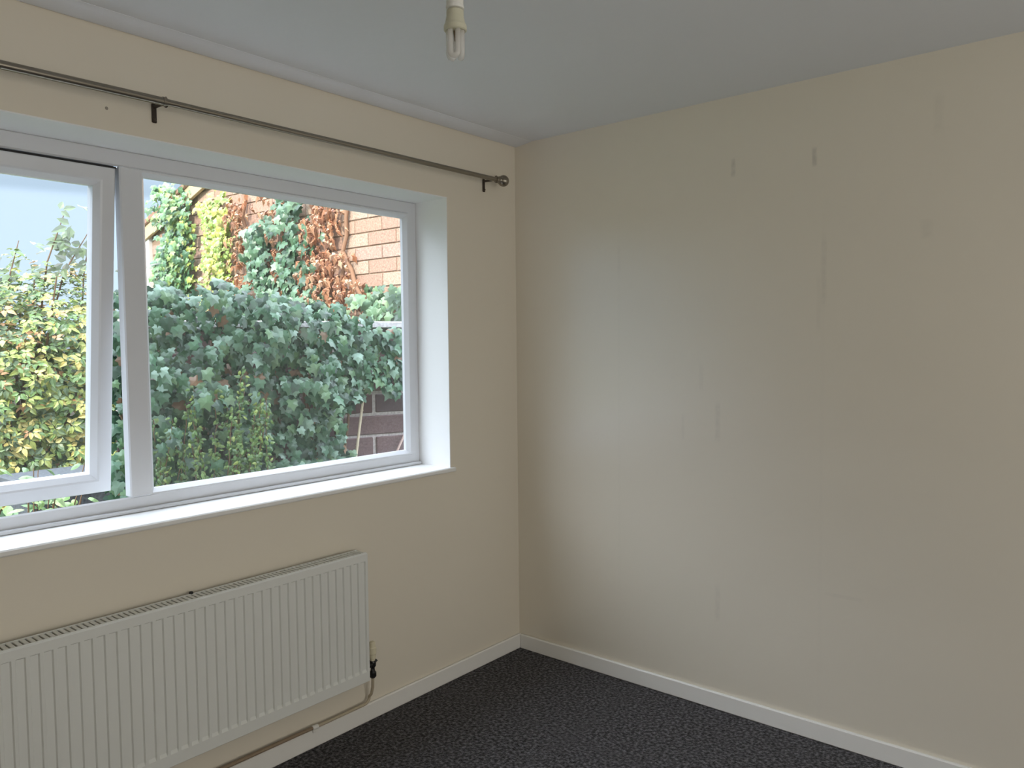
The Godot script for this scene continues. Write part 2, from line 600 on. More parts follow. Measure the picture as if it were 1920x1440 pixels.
func radiator() -> void:
	var t := thing("radiator", "long white ribbed panel radiator under the window", "radiator", Vector3(-1.8, 0.2, 0.0))
	var off := Transform3D(Basis(), -t.position)
	var pitch := 0.0333
	var x1 := -1.0
	var n := 48
	var x0 := x1 - pitch * n - 0.012
	var zf := 0.09
	var zr := 0.0835
	var y0 := 0.203
	var y1 := 0.688
	# pressed front panel: bands at top and bottom, flutes between
	var st := start()
	var xs := [x0]
	var deep := [0.0]
	for i in n:
		var a := x1 - 0.008 - (n - i) * pitch
		xs.append_array([a + 0.006, a + 0.0085, a + 0.0285, a + 0.031])
		deep.append_array([0.0, 1.0, 1.0, 0.0])
	xs.append(x1)
	deep.append(0.0)
	var ys := [y0, y0 + 0.037, y0 + 0.046, y1 - 0.030, y1 - 0.026, y1]
	var yd := [0.0, 0.0, 1.0, 1.0, 0.0, 0.0]
	var P := func(i: int, j: int) -> Vector3:
		return Vector3(xs[i], ys[j], zf - (zf - zr) * deep[i] * yd[j])
	for i in xs.size() - 1:
		for j in ys.size() - 1:
			quad(st, P.call(i, j), P.call(i + 1, j), P.call(i + 1, j + 1), P.call(i, j + 1))
	# rounded lips to top, bottom and ends, then the flat back of the panel
	quad(st, Vector3(x0, y1, zf), Vector3(x1, y1, zf), Vector3(x1, y1 + 0.003, zf - 0.004), Vector3(x0, y1 + 0.003, zf - 0.004))
	quad(st, Vector3(x0, y1 + 0.003, zf - 0.004), Vector3(x1, y1 + 0.003, zf - 0.004), Vector3(x1, y1 + 0.003, zf - 0.012), Vector3(x0, y1 + 0.003, zf - 0.012))
	quad(st, Vector3(x1, y0, zf), Vector3(x0, y0, zf), Vector3(x0, y0 - 0.003, zf - 0.004), Vector3(x1, y0 - 0.003, zf - 0.004))
	quad(st, Vector3(x1, y0 - 0.003, zf - 0.004), Vector3(x0, y0 - 0.003, zf - 0.004), Vector3(x0, y0, zf - 0.012), Vector3(x1, y0, zf - 0.012))
	for s: Array in [[x1, 1.0], [x0, -1.0]]:
		var x: float = s[0]
		var e: float = s[1] * 0.003
		quad(st, Vector3(x, y0, zf), Vector3(x + e, y0, zf - 0.004), Vector3(x + e, y1, zf - 0.004), Vector3(x, y1, zf))
		quad(st, Vector3(x + e, y0, zf - 0.004), Vector3(x + e, y0, zf - 0.012), Vector3(x + e, y1, zf - 0.012), Vector3(x + e, y1, zf - 0.004))
	quad(st, Vector3(x1, y0, zf - 0.012), Vector3(x0, y0, zf - 0.012), Vector3(x0, y1 + 0.003, zf - 0.012), Vector3(x1, y1 + 0.003, zf - 0.012))
	moved(part("front_panel", st, M.radiator, t), off)
	# top grille: a frame with slats across
	st = start()
	box(st, Vector3(x0, 0.684, 0.024), Vector3(x1, 0.693, 0.030), 0.001)
	box(st, Vector3(x0, 0.684, 0.079), Vector3(x1, 0.693, 0.084), 0.001)
	var g := part("top_grille", st, M.radiator, t)
	moved(g, off)
	st = start()
	box(st, Vector3(-0.0055, 0.0, 0.030), Vector3(0.0055, 0.004, 0.079), 0.0008)
	var slat := st.commit()
	for i in 100:
		var o := place("slat", slat, M.radiator, g)
		o.position = Vector3(x0 + 0.014 + i * 0.016, 0.688, 0)
	for x: float in [x0, x1 - 0.002]:
		st = start()
		box(st, Vector3(x, y0, 0.024), Vector3(x + 0.002, 0.69, 0.078), 0.0005)
		moved(part("side_panel", st, M.radiator, t), off)
	# folded convector sheet behind the panel
	st = start()
	for i in n:
		var a := x0 + 0.01 + i * pitch
		quad(st, Vector3(a, y0 + 0.03, 0.077), Vector3(a + 0.006, y0 + 0.03, 0.04), Vector3(a + 0.006, y1 - 0.02, 0.04), Vector3(a, y1 - 0.02, 0.077))
		quad(st, Vector3(a + 0.006, y0 + 0.03, 0.04), Vector3(a + 0.022, y0 + 0.03, 0.04), Vector3(a + 0.022, y1 - 0.02, 0.04), Vector3(a + 0.006, y1 - 0.02, 0.04))
		quad(st, Vector3(a + 0.022, y0 + 0.03, 0.04), Vector3(a + 0.028, y0 + 0.03, 0.077), Vector3(a + 0.028, y1 - 0.02, 0.077), Vector3(a + 0.022, y1 - 0.02, 0.04))
	moved(part("convector", st, M.radiator, t), off)
	for x: float in [-1.25, -2.3]:
		st = start()
		box(st, Vector3(x - 0.015, 0.25, 0.0), Vector3(x + 0.015, 0.67, 0.004), 0.001)
		box(st, Vector3(x - 0.015, 0.62, 0.0), Vector3(x + 0.015, 0.67, 0.04), 0.001)
		box(st, Vector3(x - 0.015, 0.25, 0.0), Vector3(x + 0.015, 0.29, 0.04), 0.001)
		moved(part("wall_bracket", st, M.radiator, t), off)
	st = start()
	lathe(st, [Vector2(0, 0.008), Vector2(0.005, 0.007), Vector2(0.007, 0.003), Vector2(0.007, 0.0)], Transform3D(Basis(), Vector3(-1.655, 0.692, 0.024)), 12)
	moved(part("bracket_screw", st, M.black, t), off)


func radiator_valve() -> void:
	var at := Vector3(-0.957, 0.19, 0.055)
	var t := thing("radiator_valve", "small radiator valve with cream knob and black body on the radiator's right end", "valve", at)
	var st := start()
	# black lower joint and neck
	lathe(st, [Vector2(0.0, 0.0), Vector2(0.009, 0.0), Vector2(0.0135, 0.006), Vector2(0.0135, 0.021), Vector2(0.009, 0.028), Vector2(0.008, 0.034), Vector2(0.008, 0.042)])
	part("lower_nut", st, M.black, t)
	st = start()
	lathe(st, [Vector2(0.008, 0.040), Vector2(0.0125, 0.046), Vector2(0.0135, 0.062), Vector2(0.012, 0.068), Vector2(0.0, 0.068)])
	tube(st, [Vector3(-0.008, 0.054, 0.002), Vector3(-0.04, 0.054, 0.006)], 0.0095, 12)
	tube(st, [Vector3(0.006, 0.056, 0.0), Vector3(0.018, 0.066, 0.004)], 0.005, 10)
	part("valve_body", st, M.black, t)
	st = start()
	lathe(st, [Vector2(0.0, 0.068), Vector2(0.0095, 0.068), Vector2(0.0105, 0.074), Vector2(0.0125, 0.076), Vector2(0.014, 0.092), Vector2(0.0155, 0.096), Vector2(0.0155, 0.118), Vector2(0.0125, 0.122), Vector2(0.012, 0.138), Vector2(0.008, 0.142), Vector2(0.0, 0.143)])
	part("knob", st, M.cream, t)


func heating_pipe() -> void:
	var t := thing("heating_pipe", "thin painted heating pipe running above the skirting board up to the valve", "pipe", Vector3(-1.2, 0.0695, 0.022))
	var off := Transform3D(Basis(), -t.position)
	var st := start()
	var pts := [Vector3(-0.957, 0.192, 0.055), Vector3(-0.955, 0.15, 0.05), Vector3(-0.951, 0.118, 0.036)]
	for k in 7:
		var a := PI / 2 * k / 6.0
		pts.append(Vector3(-0.975 + 0.024 * cos(a), 0.105 - 0.0235 * sin(a), 0.024))
	pts.append(Vector3(-1.205, 0.0805, 0.0225))
	tube(st, pts, 0.0058, 12)
	moved(part("riser", st, M.pipe, t), off)
	st = start()
	tube(st, [Vector3(-1.20, 0.082, 0.0225), Vector3(-1.6, 0.0865, 0.0225), Vector3(-2.62, 0.092, 0.0225), Vector3(-2.64, 0.095, 0.024), Vector3(-2.645, 0.115, 0.03), Vector3(-2.645, 0.21, 0.05)], 0.0066, 12)
	moved(part("floor_run", st, M.brown_pipe, t), off)
	st = start()
	tube(st, [Vector3(-1.192, 0.081, 0.0225), Vector3(-1.216, 0.082, 0.0225)], 0.0088, 12)
	box(st, Vector3(-1.211, 0.06, 0.0151), Vector3(-1.197, 0.086, 0.0215), 0.002)
	moved(part("pipe_clip", st, M.white_plastic, t), off)


func curtain_pole() -> void:
	var y := 2.189
	var z := 0.08
	var t := thing("curtain_pole", "thin brushed metal curtain pole with ball end mounted above the window", "curtain pole", Vector3(-1.45, y, z))
	var off := Transform3D(Basis(), -t.position)
	var yr := 2.1965
	var st := start()
	tube(st, [Vector3(-2.75, 2.181, z), Vector3(-1.715, y + 0.002, z)], 0.0118, 20)
	moved(part("outer_tube", st, M.steel, t), off)
	st = start()
	tube(st, [Vector3(-1.73, y + 0.002, z), Vector3(-0.21, yr - 0.002, z)], 0.0098, 20)
	moved(part("inner_tube", st, M.steel, t), off)
	st = start()
	tube(st, [Vector3(-1.7225, y + 0.002, z), Vector3(-1.712, y + 0.002, z)], 0.0135, 20)
	moved(part("end_ring", st, M.steel, t), off)
	for s: Array in [[-0.178, 1.0, yr - 0.001], [-2.78, -1.0, 2.181]]:
		st = start()
		var turn := Transform3D(Basis(Vector3.BACK, -PI / 2 * s[1]), Vector3(s[0], s[2], z))
		var prof := [Vector2(0, -0.052), Vector2(0.0125, -0.052), Vector2(0.014, -0.047), Vector2(0.014, -0.038), Vector2(0.0125, -0.033), Vector2(0.016, -0.029), Vector2(0.017, -0.025), Vector2(0.013, -0.0215)]
		for k in 13:
			var a := -1.05 + (PI / 2 + 1.05) * k / 12.0
			prof.append(Vector2(0.0255 * cos(a), 0.0255 * sin(a)))
		lathe(st, prof, turn, 24)
		moved(part("ball_finial", st, M.steel, t), off)
	for s: Array in [[-1.711, 2.191], [-0.224, 2.1965]]:
		var x: float = s[0]
		var yy: float = s[1]
		st = start()
		# upright wall plate with rounded end, short arm and a cup below the pole
		box(st, Vector3(x - 0.0075, yy - 0.046, 0.0), Vector3(x + 0.0075, yy + 0.012, 0.006), 0.0025)
		lathe(st, [Vector2(0, 0.0105), Vector2(0.004, 0.010), Vector2(0.0055, 0.006)], Transform3D(Basis(Vector3.RIGHT, PI / 2), Vector3(x, yy - 0.036, 0.0)), 12)
		tube(st, [Vector3(x, yy + 0.001, 0.004), Vector3(x, yy - 0.001, z - 0.012)], 0.005, 12)
		var cup := []
		for k in 9:
			var a := PI * 0.5 + PI * 1.1 * k / 8.0
			cup.append(Vector3(x, yy + 0.0135 * cos(a + PI / 2) * -1.0, z - 0.0135 * sin(a + PI / 2) * -1.0))
		tube(st, cup, 0.003, 8)
		moved(part("bracket", st, M.dark_metal, t), off)


func wall_bits() -> void:
	var t := thing("wall_plug", "tiny grey plugged hole in the cream wall below the curtain pole", "wall plug", Vector3(-1.848, 2.159, 0.0))
	var st := start()
	lathe(st, [Vector2(0, 0.0016), Vector2(0.0022, 0.0018), Vector2(0.0042, 0.0012), Vector2(0.0048, 0.0)], Transform3D(Basis(Vector3.RIGHT, PI / 2), Vector3.ZERO), 14)
	part("plug", st, M.plug, t)


func pendant() -> void:
	var at := Vector3(-1.68, HIGH, 1.232)
	var t := thing("pendant_holder", "white ceiling pendant lamp holder on a short cord, without any shade", "pendant", at)
	var st := start()
	lathe(st, [Vector2(0, 0.0), Vector2(0.05, 0.0), Vector2(0.05, -0.008), Vector2(0.04, -0.02), Vector2(0.012, -0.026), Vector2(0, -0.026)])
	part("ceiling_rose", st, M.white_plastic, t)
	st = start()
	tube(st, [Vector3(0, -0.02, 0), Vector3(0, -0.16, 0)], 0.0035, 10)
	part("cord", st, M.white_plastic, t)
	st = start()
	lathe(st, [Vector2(0, -0.15), Vector2(0.008, -0.15), Vector2(0.0155, -0.163), Vector2(0.0175, -0.17), Vector2(0.0175, -0.245), Vector2(0.0185, -0.247), Vector2(0.0185, -0.252), Vector2(0.015, -0.253), Vector2(0, -0.253)])
	part("lamp_holder", st, M.white_plastic, t)
	var b := thing("light_bulb", "unlit compact fluorescent bulb with cream base and clear folded tubes", "light bulb", Vector3(-1.68, HIGH - 0.254, 1.232))
	st = start()
	lathe(st, [Vector2(0, 0.0), Vector2(0.0155, 0.0), Vector2(0.0175, -0.002), Vector2(0.0178, -0.012), Vector2(0.0205, -0.026), Vector2(0.0235, -0.032), Vector2(0.0235, -0.040), Vector2(0.0215, -0.042), Vector2(0.0, -0.041)])
	part("base", st, M.bulb_base, b)
	for k in 3:
		st = start()
		var a := 0.5 + TAU * k / 3.0
		var mid := Vector3(cos(a), 0, sin(a)) * 0.0115
		var side := Vector3(-sin(a), 0, cos(a)) * 0.0078
		var pts := [mid + side + Vector3(0, -0.038, 0), mid + side + Vector3(0, -0.084, 0)]
		for i in range(1, 8):
			var g := PI * i / 8.0
			pts.append(mid + side * cos(g) + Vector3(0, -0.084 - 0.0095 * sin(g), 0))
		pts.append(mid - side + Vector3(0, -0.084, 0))
		pts.append(mid - side + Vector3(0, -0.038, 0))
		tube(st, pts, 0.0056, 12)
		part("tube", st, M.tube, b)
	st = start()
	tube(st, [Vector3(0, -0.04, 0), Vector3(0, -0.062, 0)], [0.004, 0.002], 8)
	part("stem", st, M.brown_pipe, b)


# ------------------------------------------------------------------ garden

const WALL_AT := Vector3(0.415, 0, -1.54)      # a point of the garden wall's face
const ALONG := Vector3(0.9404, 0, 0.3401)
const OUTW := Vector3(-0.3401, 0, 0.9404)
const NX := 1.07                                # the neighbour's gable wall


func on_wall(s: float, y: float, out: float) -> Vector3:
	return WALL_AT + ALONG * s + OUTW * out + Vector3(0, y, 0)


func garden() -> void:
	neighbour()
	garden_wall()
	canes()
	plants()


func verge_y(z: float) -> float:
	return 2.70 + 0.315 * (z + 6.08) if z < -3.9 else 2.70 + 0.315 * (-3.9 + 6.08) - 0.315 * (z + 3.9)


func neighbour() -> void:
	var t := thing("neighbour_house", "sunlit sandy brick gable of the house next door, partly covered by creepers", "house", Vector3(NX, -0.1, -3.9))
	var off := Transform3D(Basis(), -t.position)
	# core wall (its face is the mortar)
	var st := start()
	var z0 := -6.2
	var z1 := -1.6
	var x := NX + 0.012
	var F := [Vector3(x, -0.1, z0), Vector3(x, -0.1, z1), Vector3(x, verge_y(z1), z1), Vector3(x, verge_y(-3.9), -3.9), Vector3(x, verge_y(z0), z0)]
	var B := []
	for p: Vector3 in F:
		B.append(p + Vector3(4.0, 0, 0))
	tri3(st, F[0], F[1], F[2])
	tri3(st, F[0], F[2], F[3])
	tri3(st, F[0], F[3], F[4])
	tri3(st, B[0], B[2], B[1])
	tri3(st, B[0], B[3], B[2])
	tri3(st, B[0], B[4], B[3])
	for i in 5:
		var j := (i + 1) % 5
		quad(st, F[j], F[i], B[i], B[j])
	var core := part("wall_core", st, M.mortar, t)
	moved(core, off)
	# bricks above the garden wall, each its own piece
	var course := 0.1065
	var long := 0.320
	var shapes := []
	for v in 4:
		var s := start()
		var gx := 0.003 + 0.001 * v
		box(s, Vector3(0.003 + 0.002 * (v % 2), gx * 0.5, 0.004), Vector3(0.03, course - 0.009 + 0.001 * (v % 2), long - 0.004), 0.003)
		shapes.append(s.commit())
	for row in range(14, 32):
		var y := row * course
		var shift := long * 0.5 if row % 2 else 0.0
		var k := 0
		while true:
			var z := z0 + 0.0 + shift - long * 0.5 + k * long
			k += 1
			if z + long > z1 + 0.16:
				break
			if z < z0 + 0.2 - 0.01:
				continue
			if y + course > minf(verge_y(z), verge_y(z + long)) - 0.02:
				continue
			var o := place("brick", shapes[rng.randi() % 4], M.brick[rng.randi() % M.brick.size()], core)
			o.position = Vector3(NX, y, z)
	# white corner board
	st = start()
	box(st, Vector3(NX - 0.03, -0.1, z0 - 0.02), Vector3(NX + 0.02, 2.66, -5.90), 0.004)
	moved(part("corner_board", st, M.render, t), off)
	# roof: two slopes with their verge boards
	for s: float in [-1.0, 1.0]:
		var e := z0 - 0.35 if s < 0 else z1 + 0.1
		var rise := verge_y(e)
		var top := verge_y(-3.9)
		var ln := Vector2(-3.9 - e, top - rise).length()
		var ang := atan2(top - rise, absf(-3.9 - e))
		var bs := Basis(Vector3.RIGHT, -ang) if s < 0 else Basis(Vector3.RIGHT, ang)
		var o := Vector3(0, rise, e)
		st = start()
		var dz := ln if s < 0 else -ln
		box(st, Vector3(NX - 0.05, -0.13, minf(0, dz)), Vector3(NX - 0.015, 0.02, maxf(0, dz)), 0.004, Transform3D(bs, o))
		moved(part("verge_board", st, M.verge, t), off)
		st = start()
		box(st, Vector3(NX - 0.07, 0.0, minf(0, dz)), Vector3(NX + 4.1, 0.06, maxf(0, dz)), 0.01, Transform3D(bs, o))
		moved(part("roof", st, M.tile, t), off)


func garden_wall() -> void:
	var t := thing("garden_wall", "dark purple-brown block garden wall with pale mortar and a white coping", "wall", on_wall(0.0, -0.1, -0.1))
	var bs := Basis(ALONG, Vector3.UP, OUTW)
	var st := start()
	box(st, Vector3(-1.48, 0, -0.09), Vector3(0.66, 1.68, 0.082), 0.0)
	var core := part("wall_core", st, M.pale_mortar, t)
	core.basis = bs
	var course := 0.139
	var long := 0.43
	var shapes := []
	for v in 4:
		var s := start()
		box(s, Vector3(0.008, 0.009 + 0.003 * (v % 2), 0.05), Vector3(long - 0.010 - 0.004 * (v / 2), course - 0.010, 0.087 + 0.003 * v), 0.005)
		shapes.append(s.commit())
	for row in 12:
		var shift := long * 0.5 if row % 2 else 0.0
		for k in 8:
			var s := -1.5 + shift - long * 0.5 + k * long
			if s < -1.51 or s + long > 0.68:
				continue
			var o := place("block", shapes[rng.randi() % 4], M.block[rng.randi() % 4], core)
			o.position = Vector3(s, row * course + 0.01, 0)
			o.rotation.z = rng.randf_range(-0.006, 0.006)
	st = start()
	box(st, Vector3(-1.5, 1.68, -0.13), Vector3(0.68, 1.722, 0.125), 0.005)
	part("coping", st, M.coping, t).basis = bs
	# low slab-topped block between the bush and the house
	var d := thing("stone_block", "low grey flat-topped block among leaves below the open casement", "block", Vector3(-0.86, -0.1, -3.05))
	st = start()
	box(st, Vector3(-0.30, 0, -0.22), Vector3(0.30, 0.72, 0.22), 0.01)
	part("body", st, M.slab, d)
	st = start()
	box(st, Vector3(-0.34, 0.72, -0.26), Vector3(0.34, 0.77, 0.26), 0.01)
	part("top_slab", st, M.slab, d)


func canes() -> void:
	for c: Array in [[on_wall(-0.07, 1.30, 0.06), on_wall(-0.19, 0.70, 0.14), on_wall(-0.24, -0.1, 0.22), "cane", M.cane], [on_wall(0.27, 1.02, 0.02), on_wall(0.10, 0.72, 0.05), on_wall(-0.10, -0.1, 0.24), "twig", M.pink_cane]]:
		var base: Vector3 = c[2]
		var label := "thin straight tan garden cane leaning against the dark block wall" if c[3] == "cane" else "thin pinkish twig slanting in the lower right corner of the window"
		var o := thing("garden_" + c[3], label, c[3], base)
		var st := start()
		tube(st, [Vector3.ZERO, c[1] - base, c[0] - base], [0.0105, 0.009, 0.0075] if c[3] == "cane" else [0.009, 0.008, 0.006], 8)
		part("rod", st, c[4], o)
		if c[3] == "cane":
			st = start()
			for f: float in [0.2, 0.45, 0.62, 0.8, 0.93]:
				var p: Vector3 = (c[1] - base).lerp(c[0] - base, (f - 0.5) * 2.0) if f > 0.5 else (c[1] - base) * f * 2.0
				var dn: Vector3 = (c[0] - base).normalized()
				tube(st, [p - dn * 0.003, p + dn * 0.003], 0.0115, 8)
			part("node_rings", st, c[4], o)


# leaf shapes lie in the xy plane: stalk at the origin, tip towards +y, front towards +z
func leaf_shape(outline: Array, mid: Vector3, droop: float) -> ArrayMesh:
	var st := start()
	var pts := []
	for p: Vector2 in outline:
		pts.append(Vector3(p.x, p.y, -droop * p.y * p.y - 0.35 * p.x * p.x + 0.1 * absf(p.x)))
	for i in pts.size():
		tri3(st, mid, pts[i], pts[(i + 1) % pts.size()])
	return st.commit()


func basis_for(normal: Vector3, tip: Vector3) -> Basis:
	var z := normal.normalized()
	var y := (tip - z * tip.dot(z)).normalized()
	return Basis(y.cross(z), y, z)


# puts leaves on a plant: the first `pieces` as parts of their own, the rest as one stuff part
func leaves(plant: Node3D, spots: Array, shape: Mesh, colors: Array, pieces: int) -> void:
	spots.sort_custom(func(a: Dictionary, b: Dictionary) -> bool: return a.rank > b.rank)
	var mats := []
	for c: Color in colors:
		var m := mat(c.linear_to_srgb(), 0.36, 0.5)
		m.backlight_enabled = true
		m.backlight = lin(0.25, 0.25, 0.25)
		mats.append(m)
	var rest := []
	for i in spots.size():
		var s: Dictionary = spots[i]
		if i < pieces:
			var o := place("leaf", shape, mats[s.color], plant)
			o.transform = Transform3D(s.basis.scaled_local(Vector3.ONE * s.size), s.at - plant.position)
		else:
			rest.append(s)
	if rest.is_empty():
		return
	var mm := MultiMesh.new()
	mm.transform_format = MultiMesh.TRANSFORM_3D
	mm.use_colors = true
	mm.mesh = shape
	mm.instance_count = rest.size()
	for i in rest.size():
		var s: Dictionary = rest[i]
		mm.set_instance_transform(i, Transform3D(s.basis.scaled_local(Vector3.ONE * s.size), s.at - plant.position))
		var c: Color = colors[s.color]
		var k := rng.randf_range(0.8, 1.2)
		mm.set_instance_color(i, Color(c.r * k, c.g * k, c.b * k))
	var mi := MultiMeshInstance3D.new()
	mi.name = "foliage"
	mi.multimesh = mm
	mi.material_override = M.leaves
	mi.set_meta("kind", "stuff")
	plant.add_child(mi)


func pick(weights: Array) -> int:
	var sum := 0.0
	for w: float in weights:
		sum += w
	var r := rng.randf() * sum
	for i in weights.size():
		r -= weights[i]
		if r < 0:
			return i
	return weights.size() - 1


func plants() -> void:
	var ivy := leaf_shape([Vector2(0, 0), Vector2(0.24, -0.12), Vector2(0.50, 0.06), Vector2(0.36, 0.28), Vector2(0.46, 0.55), Vector2(0.20, 0.62), Vector2(0, 1.0), Vector2(-0.20, 0.62), Vector2(-0.46, 0.55), Vector2(-0.36, 0.28), Vector2(-0.50, 0.06), Vector2(-0.24, -0.12)], Vector3(0, 0.36, 0.06), 0.22)
	var oval := leaf_shape([Vector2(0, 0), Vector2(0.2, 0.18), Vector2(0.27, 0.45), Vector2(0.17, 0.78), Vector2(0, 1.0), Vector2(-0.17, 0.78), Vector2(-0.27, 0.45), Vector2(-0.2, 0.18)], Vector3(0, 0.45, 0.05), 0.25)
	var crinkled := leaf_shape([Vector2(0, 0), Vector2(0.22, 0.1), Vector2(0.15, 0.35), Vector2(0.3, 0.6), Vector2(0.08, 0.8), Vector2(0, 1.0), Vector2(-0.12, 0.7), Vector2(-0.28, 0.5), Vector2(-0.12, 0.3), Vector2(-0.2, 0.05)], Vector3(0, 0.45, 0.2), 0.7)
	var noise := FastNoiseLite.new()
	noise.seed = 31
	noise.frequency = 2.2
	ivy_hedge(ivy, noise)
	trailing_shrub(oval)
	climbers(ivy, oval, crinkled, noise)
	bush(compound_leaf(), oval, noise)
	low_plant(oval)


func ivy_hedge(shape: Mesh, noise: FastNoiseLite) -> void:
	var t := thing("ivy_hedge", "thick dark green ivy with large glossy leaves hanging over the garden wall", "ivy", on_wall(-0.9, -0.1, 0.05))
	var st := start()
	for k in 16:
		var s := rng.randf_range(-1.45, -0.3)
		var pts := []
		var y := -0.1
		var x := s
		while y < 1.6:
			pts.append(on_wall(x, y, 0.05 + 0.06 * rng.randf()) - t.position)
			y += 0.18
			x += rng.randf_range(-0.06, 0.06)
		tube(st, pts, 0.008, 6)
	part("stems", st, M.stem, t)
	var spots := []
	var n := 0
	while n < 5600:
		var s := rng.randf_range(-1.52 - 0.10 * rng.randf(), 0.55)
		var y := rng.randf_range(0.25, 2.0)
		# lower right corner stays bare so that the blocks show
		var edge := 1.19 + 0.07 * noise.get_noise_1d(s * 3.0) if s > -0.12 else (1.19 - (-0.12 - s) * 0.9 if s > -0.27 else -1.0)
		if s > -0.27 and y < edge:
			if not (s < -0.18 and y < 0.84):
				n += 1
				continue
		var crest := 1.74 + 0.10 * noise.get_noise_1d(s * 2.0 + 40.0)
		if s > -0.25:
			crest = 1.70 - 0.30 * (s + 0.25)
		if s > -0.1:
			crest = 1.575
		if s < -0.55:
			crest += 0.06
		if y > crest:
			n += 1
			continue
		var bulge := (0.17 + 0.16 * clampf(-s * 0.7, 0, 1)) * (0.95 + 1.1 * noise.get_noise_2d(s * 1.9, y * 1.9))
		bulge *= clampf((crest - y) * 6.0 + 0.45, 0.3, 1.0)
		if s > -0.3:
			bulge = 0.10
		var depth := bulge * (1.0 - 0.75 * rng.randf() * rng.randf())
		var nrm := OUTW + Vector3(0, 0.45, 0) + Vector3(rng.randf_range(-0.7, 0.7), rng.randf_range(-0.5, 0.5), rng.randf_range(-0.5, 0.5))
		var tip := Vector3(rng.randf_range(-0.7, 0.7), -1.0, rng.randf_range(-0.4, 0.4)) + OUTW * 0.3
		var size := rng.randf_range(0.045, 0.08)
		spots.append({"at": on_wall(s, y, 0.09 + depth), "basis": basis_for(nrm, tip), "size": size, "color": pick([3, 3, 3, 2, 2.0, 0.25]), "rank": depth / maxf(bulge, 0.01) + size * 6.0 + rng.randf() * 0.4 - absf(s + 0.55) * 0.25})
		n += 1
	leaves(t, spots, shape, [Color(0.05, 0.12, 0.065), Color(0.07, 0.155, 0.09), Color(0.025, 0.06, 0.038), Color(0.11, 0.20, 0.10), Color(0.21, 0.32, 0.25), Color(0.20, 0.12, 0.07)], 300)  # palest and darkest greens paint leaf highlights and shadows into the colour


func trailing_shrub(shape: Mesh) -> void:
	# strands of small yellow-green leaves that hang in front of the ivy
	var t := thing("trailing_shrub", "strands of small yellow-green leaves trailing in front of the dark ivy", "shrub", on_wall(-1.1, -0.1, 0.42))
	var st := start()
	var spots := []
	for k in 34:
		var s := rng.randf_range(-1.42, -0.78)
		var y := rng.randf_range(0.85, 1.45) - absf(s + 1.0) * 0.9
		var out := 0.44 + 0.06 * rng.randf()
		var pts := []
		var lean := rng.randf_range(-0.35, 0.12)
		while y > -0.1:
			pts.append(on_wall(s, y, out) - t.position)
			for j in 3:
				var nrm := OUTW + Vector3(rng.randf_range(-0.8, 0.8), rng.randf_range(-0.2, 0.9), rng.randf_range(-0.5, 0.5))
				var tip := Vector3(rng.randf_range(-1, 1), rng.randf_range(-1.0, 0.3), rng.randf_range(-0.3, 0.6))
				if y > 0.45:
					spots.append({"at": on_wall(s + rng.randf_range(-0.02, 0.02), y + rng.randf_range(-0.02, 0.02), out + 0.01), "basis": basis_for(nrm, tip), "size": rng.randf_range(0.02, 0.036), "color": pick([4, 3, 2, 1]), "rank": rng.randf()})
			y -= 0.035
			s += lean * 0.03 + rng.randf_range(-0.008, 0.008)
		if pts.size() > 2:
			tube(st, pts, 0.0025, 5)
	part("stems", st, M.stem, t)
	leaves(t, spots, shape, [Color(0.10, 0.19, 0.06), Color(0.15, 0.24, 0.07), Color(0.07, 0.13, 0.05), Color(0.28, 0.36, 0.10)], 300)


# a creeper on the neighbour's gable: patches of [z0, z1, y0, y1, count]
func creeper(called: String, label: String, patches: Array, shape: Mesh, colors: Array, weights: Array, size: Vector2, thick: float, stem: Material, noise: FastNoiseLite, pieces: int, stems: Array) -> void:
	var t := thing(called, label, "creeper", Vector3(NX, 1.5, (patches[0][0] + patches[0][1]) * 0.5))
	var st := start()
	for s: Array in stems:
		var pts := []
		var n: int = maxi(3, int(absf(s[3] - s[1]) / 0.12))
		for k in n + 1:
			var f := float(k) / n
			pts.append(Vector3(NX - 0.02 - 0.02 * rng.randf(), lerpf(s[1], s[3], f), lerpf(s[0], s[2], f) + rng.randf_range(-0.025, 0.025)) - t.position)
		tube(st, pts, s[4], 6)
	part("stems", st, stem, t)
	var spots := []
	for p: Array in patches:
		var i := 0
		while i < p[4]:
			i += 1
			var z := rng.randf_range(p[0], p[1])
			var y := rng.randf_range(p[2], p[3])
			var e := minf(minf(z - p[0], p[1] - z) / 0.12, minf(y - p[2], p[3] - y) / 0.15)
			if e < 0.6 + 1.2 * noise.get_noise_2d(z * 2.5, y * 2.5) and e < 1.0 and rng.randf() < 0.8:
				continue
			if noise.get_noise_2d(z * 1.7 + 9.0, y * 1.2) < p[5]:
				continue
			var out := thick * rng.randf() * (0.6 + 0.8 * noise.get_noise_2d(z, y) + 0.3)
			var nrm := Vector3(-1, 0.45, 0.35) + Vector3(rng.randf_range(-0.5, 0.5), rng.randf_range(-0.5, 0.5), rng.randf_range(-0.6, 0.6))
			var tip := Vector3(-0.3, -1, 0) + Vector3(0, rng.randf_range(-0.3, 0.3), rng.randf_range(-0.7, 0.7))
			var sz := rng.randf_range(size.x, size.y)
			spots.append({"at": Vector3(NX - 0.03 - absf(out), y, z), "basis": basis_for(nrm, tip), "size": sz, "color": pick(weights), "rank": absf(out) / thick + sz * 5.0 + 0.3 * rng.randf() + 0.2 * z})
	leaves(t, spots, shape, colors, pieces)


